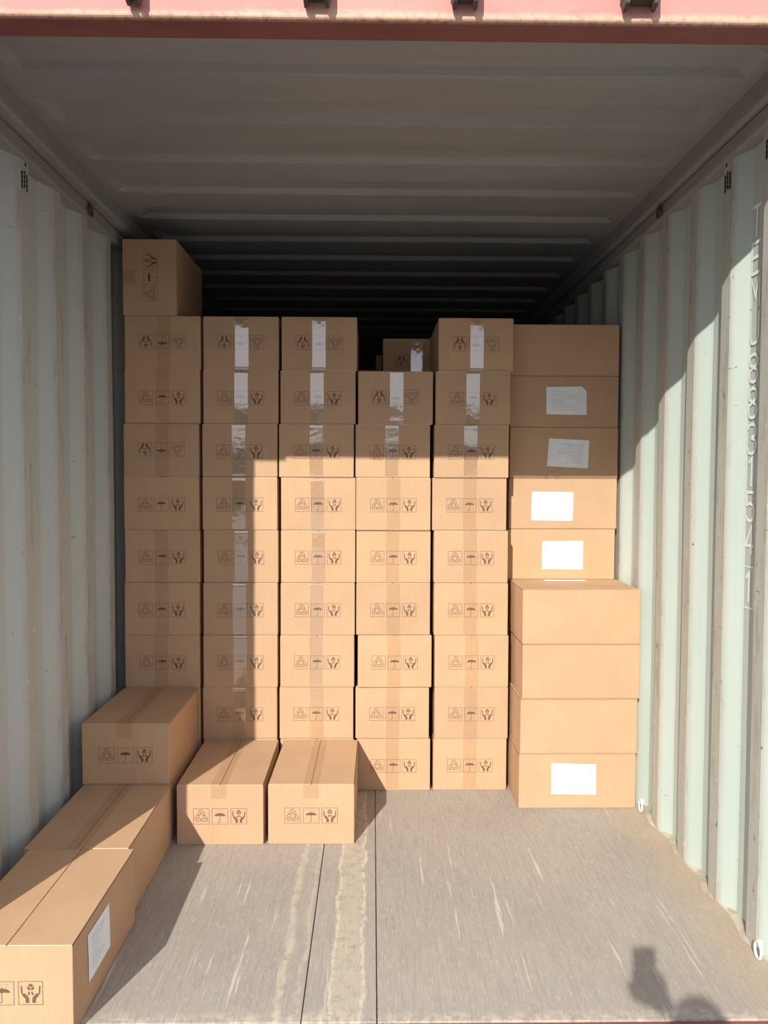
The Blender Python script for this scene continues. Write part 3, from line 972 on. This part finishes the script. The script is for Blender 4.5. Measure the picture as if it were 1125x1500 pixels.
jk = [0,1,2,3,8,9,10,12,13,14]; jm = {v: i for i, v in enumerate(jk)}
skinned('jacket', [L(bv[i]) for i in jk], [(jm[a], jm[b]) for a, b in be if a in jm and b in jm],
        [tuple(x+.014 for x in (brad[i] if isinstance(brad[i], tuple) else (brad[i],)*2)) for i in jk], JACKET, pr)
tk = [0,15,16,17,19,20,21]; tm = {v: i for i, v in enumerate(tk)}
skinned('trousers', [L(bv[i]) for i in tk], [(tm[a], tm[b]) for a, b in be if a in tm and b in tm],
        [tuple(x+.016 for x in (brad[i] if isinstance(brad[i], tuple) else (brad[i],)*2)) for i in tk], TROUSERS, pr)
for sx in (.172, -.052):
    skinned('shoe', [L(p) for p in ((sx,-2.53,-.115),(sx,-2.43,-.12),(sx,-2.33,-.125))], [(0,1),(1,2)], [(.048,.045),(.05,.04),(.045,.035)], SHOE, pr)
# hair cap, ears, nose
mb = MB()
hc = Vector(H((.056, -2.440, 1.520)))
vs = []; fs = []
for j in range(9):
    th = PI*.62*j/8
    for i in range(18):
        ph = 2*PI*i/18
        front = 1.0 if math.sin(ph) < .5 else .82
        k = th*front
        vs.append(hc + Vector((.083*math.sin(k)*math.cos(ph), .100*math.sin(k)*math.sin(ph)-.004, .102*math.cos(k))))
for j in range(8):
    for i in range(18):
        fs.append((j*18+i, j*18+(i+1) % 18, (j+1)*18+(i+1) % 18, (j+1)*18+i))
mb.add(vs, fs, 0, True); obj('hair', mb.mesh('hair'), HAIR, pr)
for sx in (-1, 1):
    mb = MB(); mb.tube([H((.056+sx*.076, -2.435, 1.50)), H((.056+sx*.084, -2.44, 1.478)), H((.056+sx*.078, -2.435, 1.452))], [.010, .014, .008], 8)
    obj('ear', mb.mesh('ear'), SKIN, pr)
mb = MB(); mb.tube([H((.056, -2.352, 1.495)), H((.056, -2.338, 1.468)), H((.056, -2.350, 1.458))], [.008, .013, .009], 8); obj('nose', mb.mesh('nose'), SKIN, pr)
for sx in (-1, 1):
    mb = MB(); mb.tube([H((.056+sx*.042, -2.362, 1.497)), H((.056+sx*.022, -2.352, 1.497))], [.006, .007], 8); obj('eye', mb.mesh('eye'), PHONEM, pr)
mb = MB(); mb.tube([H((.036, -2.353, 1.432)), H((.056, -2.346, 1.430)), H((.076, -2.353, 1.432))], [.003, .007, .003], 8); obj('mouth', mb.mesh('mouth'), plain('lips', (.40, .17, .14), .6), pr)
# right hand: palm behind the lower right of the phone, four fingers round its far side, thumb on its near edge
hv = [L((p[0]+.019, p[1], p[2]-.022)) for p in ((.062,-2.130,1.325),(.050,-2.118,1.350),(.042,-2.113,1.378))]; he = [(0,1),(1,2)]; hr = [(.024,.018),(.034,.016),(.034,.014)]
for k in range(4):
    z = 1.352+k*.019; ln = (.030, .036, .034, .026)[3-k]
    b0 = len(hv)
    hv += [L((p[0]+.019, p[1], p[2]-.022)) for p in ((.052,-2.108,z),(.048,-2.094,z+.002),(.030,-2.0935+.003,z+.004),(.030-ln*.6,-2.0915,z+.005))]
    he += [(1 if k < 2 else 2, b0),(b0,b0+1),(b0+1,b0+2),(b0+2,b0+3)]; hr += [.0095,.0085,.0078,.0068]
b0 = len(hv)
hv += [L((p[0]+.019, p[1], p[2]-.022)) for p in ((.020,-2.122,1.352),(-.020,-2.120,1.362),(-.043,-2.112,1.380),(-.044,-2.104,1.402))]
he += [(1,b0),(b0,b0+1),(b0+1,b0+2),(b0+2,b0+3)]; hr += [.013,.011,.010,.008]
skinned('hand', hv, he, hr, SKIN, pr)
lh = [L(p) for p in ((-.17,-2.42,.78),(-.172,-2.405,.74),(-.172,-2.40,.70))]; le = [(0,1),(1,2)]; lr = [(.022,.018),(.016,.034),(.014,.036)]
for k in range(4):
    y = -2.43+k*.020; b0 = len(lh)
    lh += [L(p) for p in ((-.172,y,.675),(-.166,y+.004,.640),(-.155,y+.006,.618+.004*abs(k-1.5)))]
    le += [(2,b0),(b0,b0+1),(b0+1,b0+2)]; lr += [.009,.008,.007]
b0 = len(lh); lh += [L(p) for p in ((-.165,-2.365,.715),(-.158,-2.352,.685),(-.152,-2.350,.662))]; le += [(1,b0),(b0,b0+1),(b0+1,b0+2)]; lr += [.012,.010,.008]
skinned('hand', lh, le, lr, SKIN, pr)
ph = empty('phone', (.019, -2.0995, 1.326)); tag(ph, 'black phone held upright in the hand of the person casting the shadow', 'phone')
mb = MB(); mb.box(-.0365, .0365, -.004, .004, 0, .152); bevel(obj('case', mb.mesh('case'), PHONEM, ph), .003, 3)
mb = MB(); mb.box(-.034, .034, -.0046, -.0039, .004, .148); obj('screen', mb.mesh('screen'), plain('dark_screen', (.05, .06, .08), .1), ph)
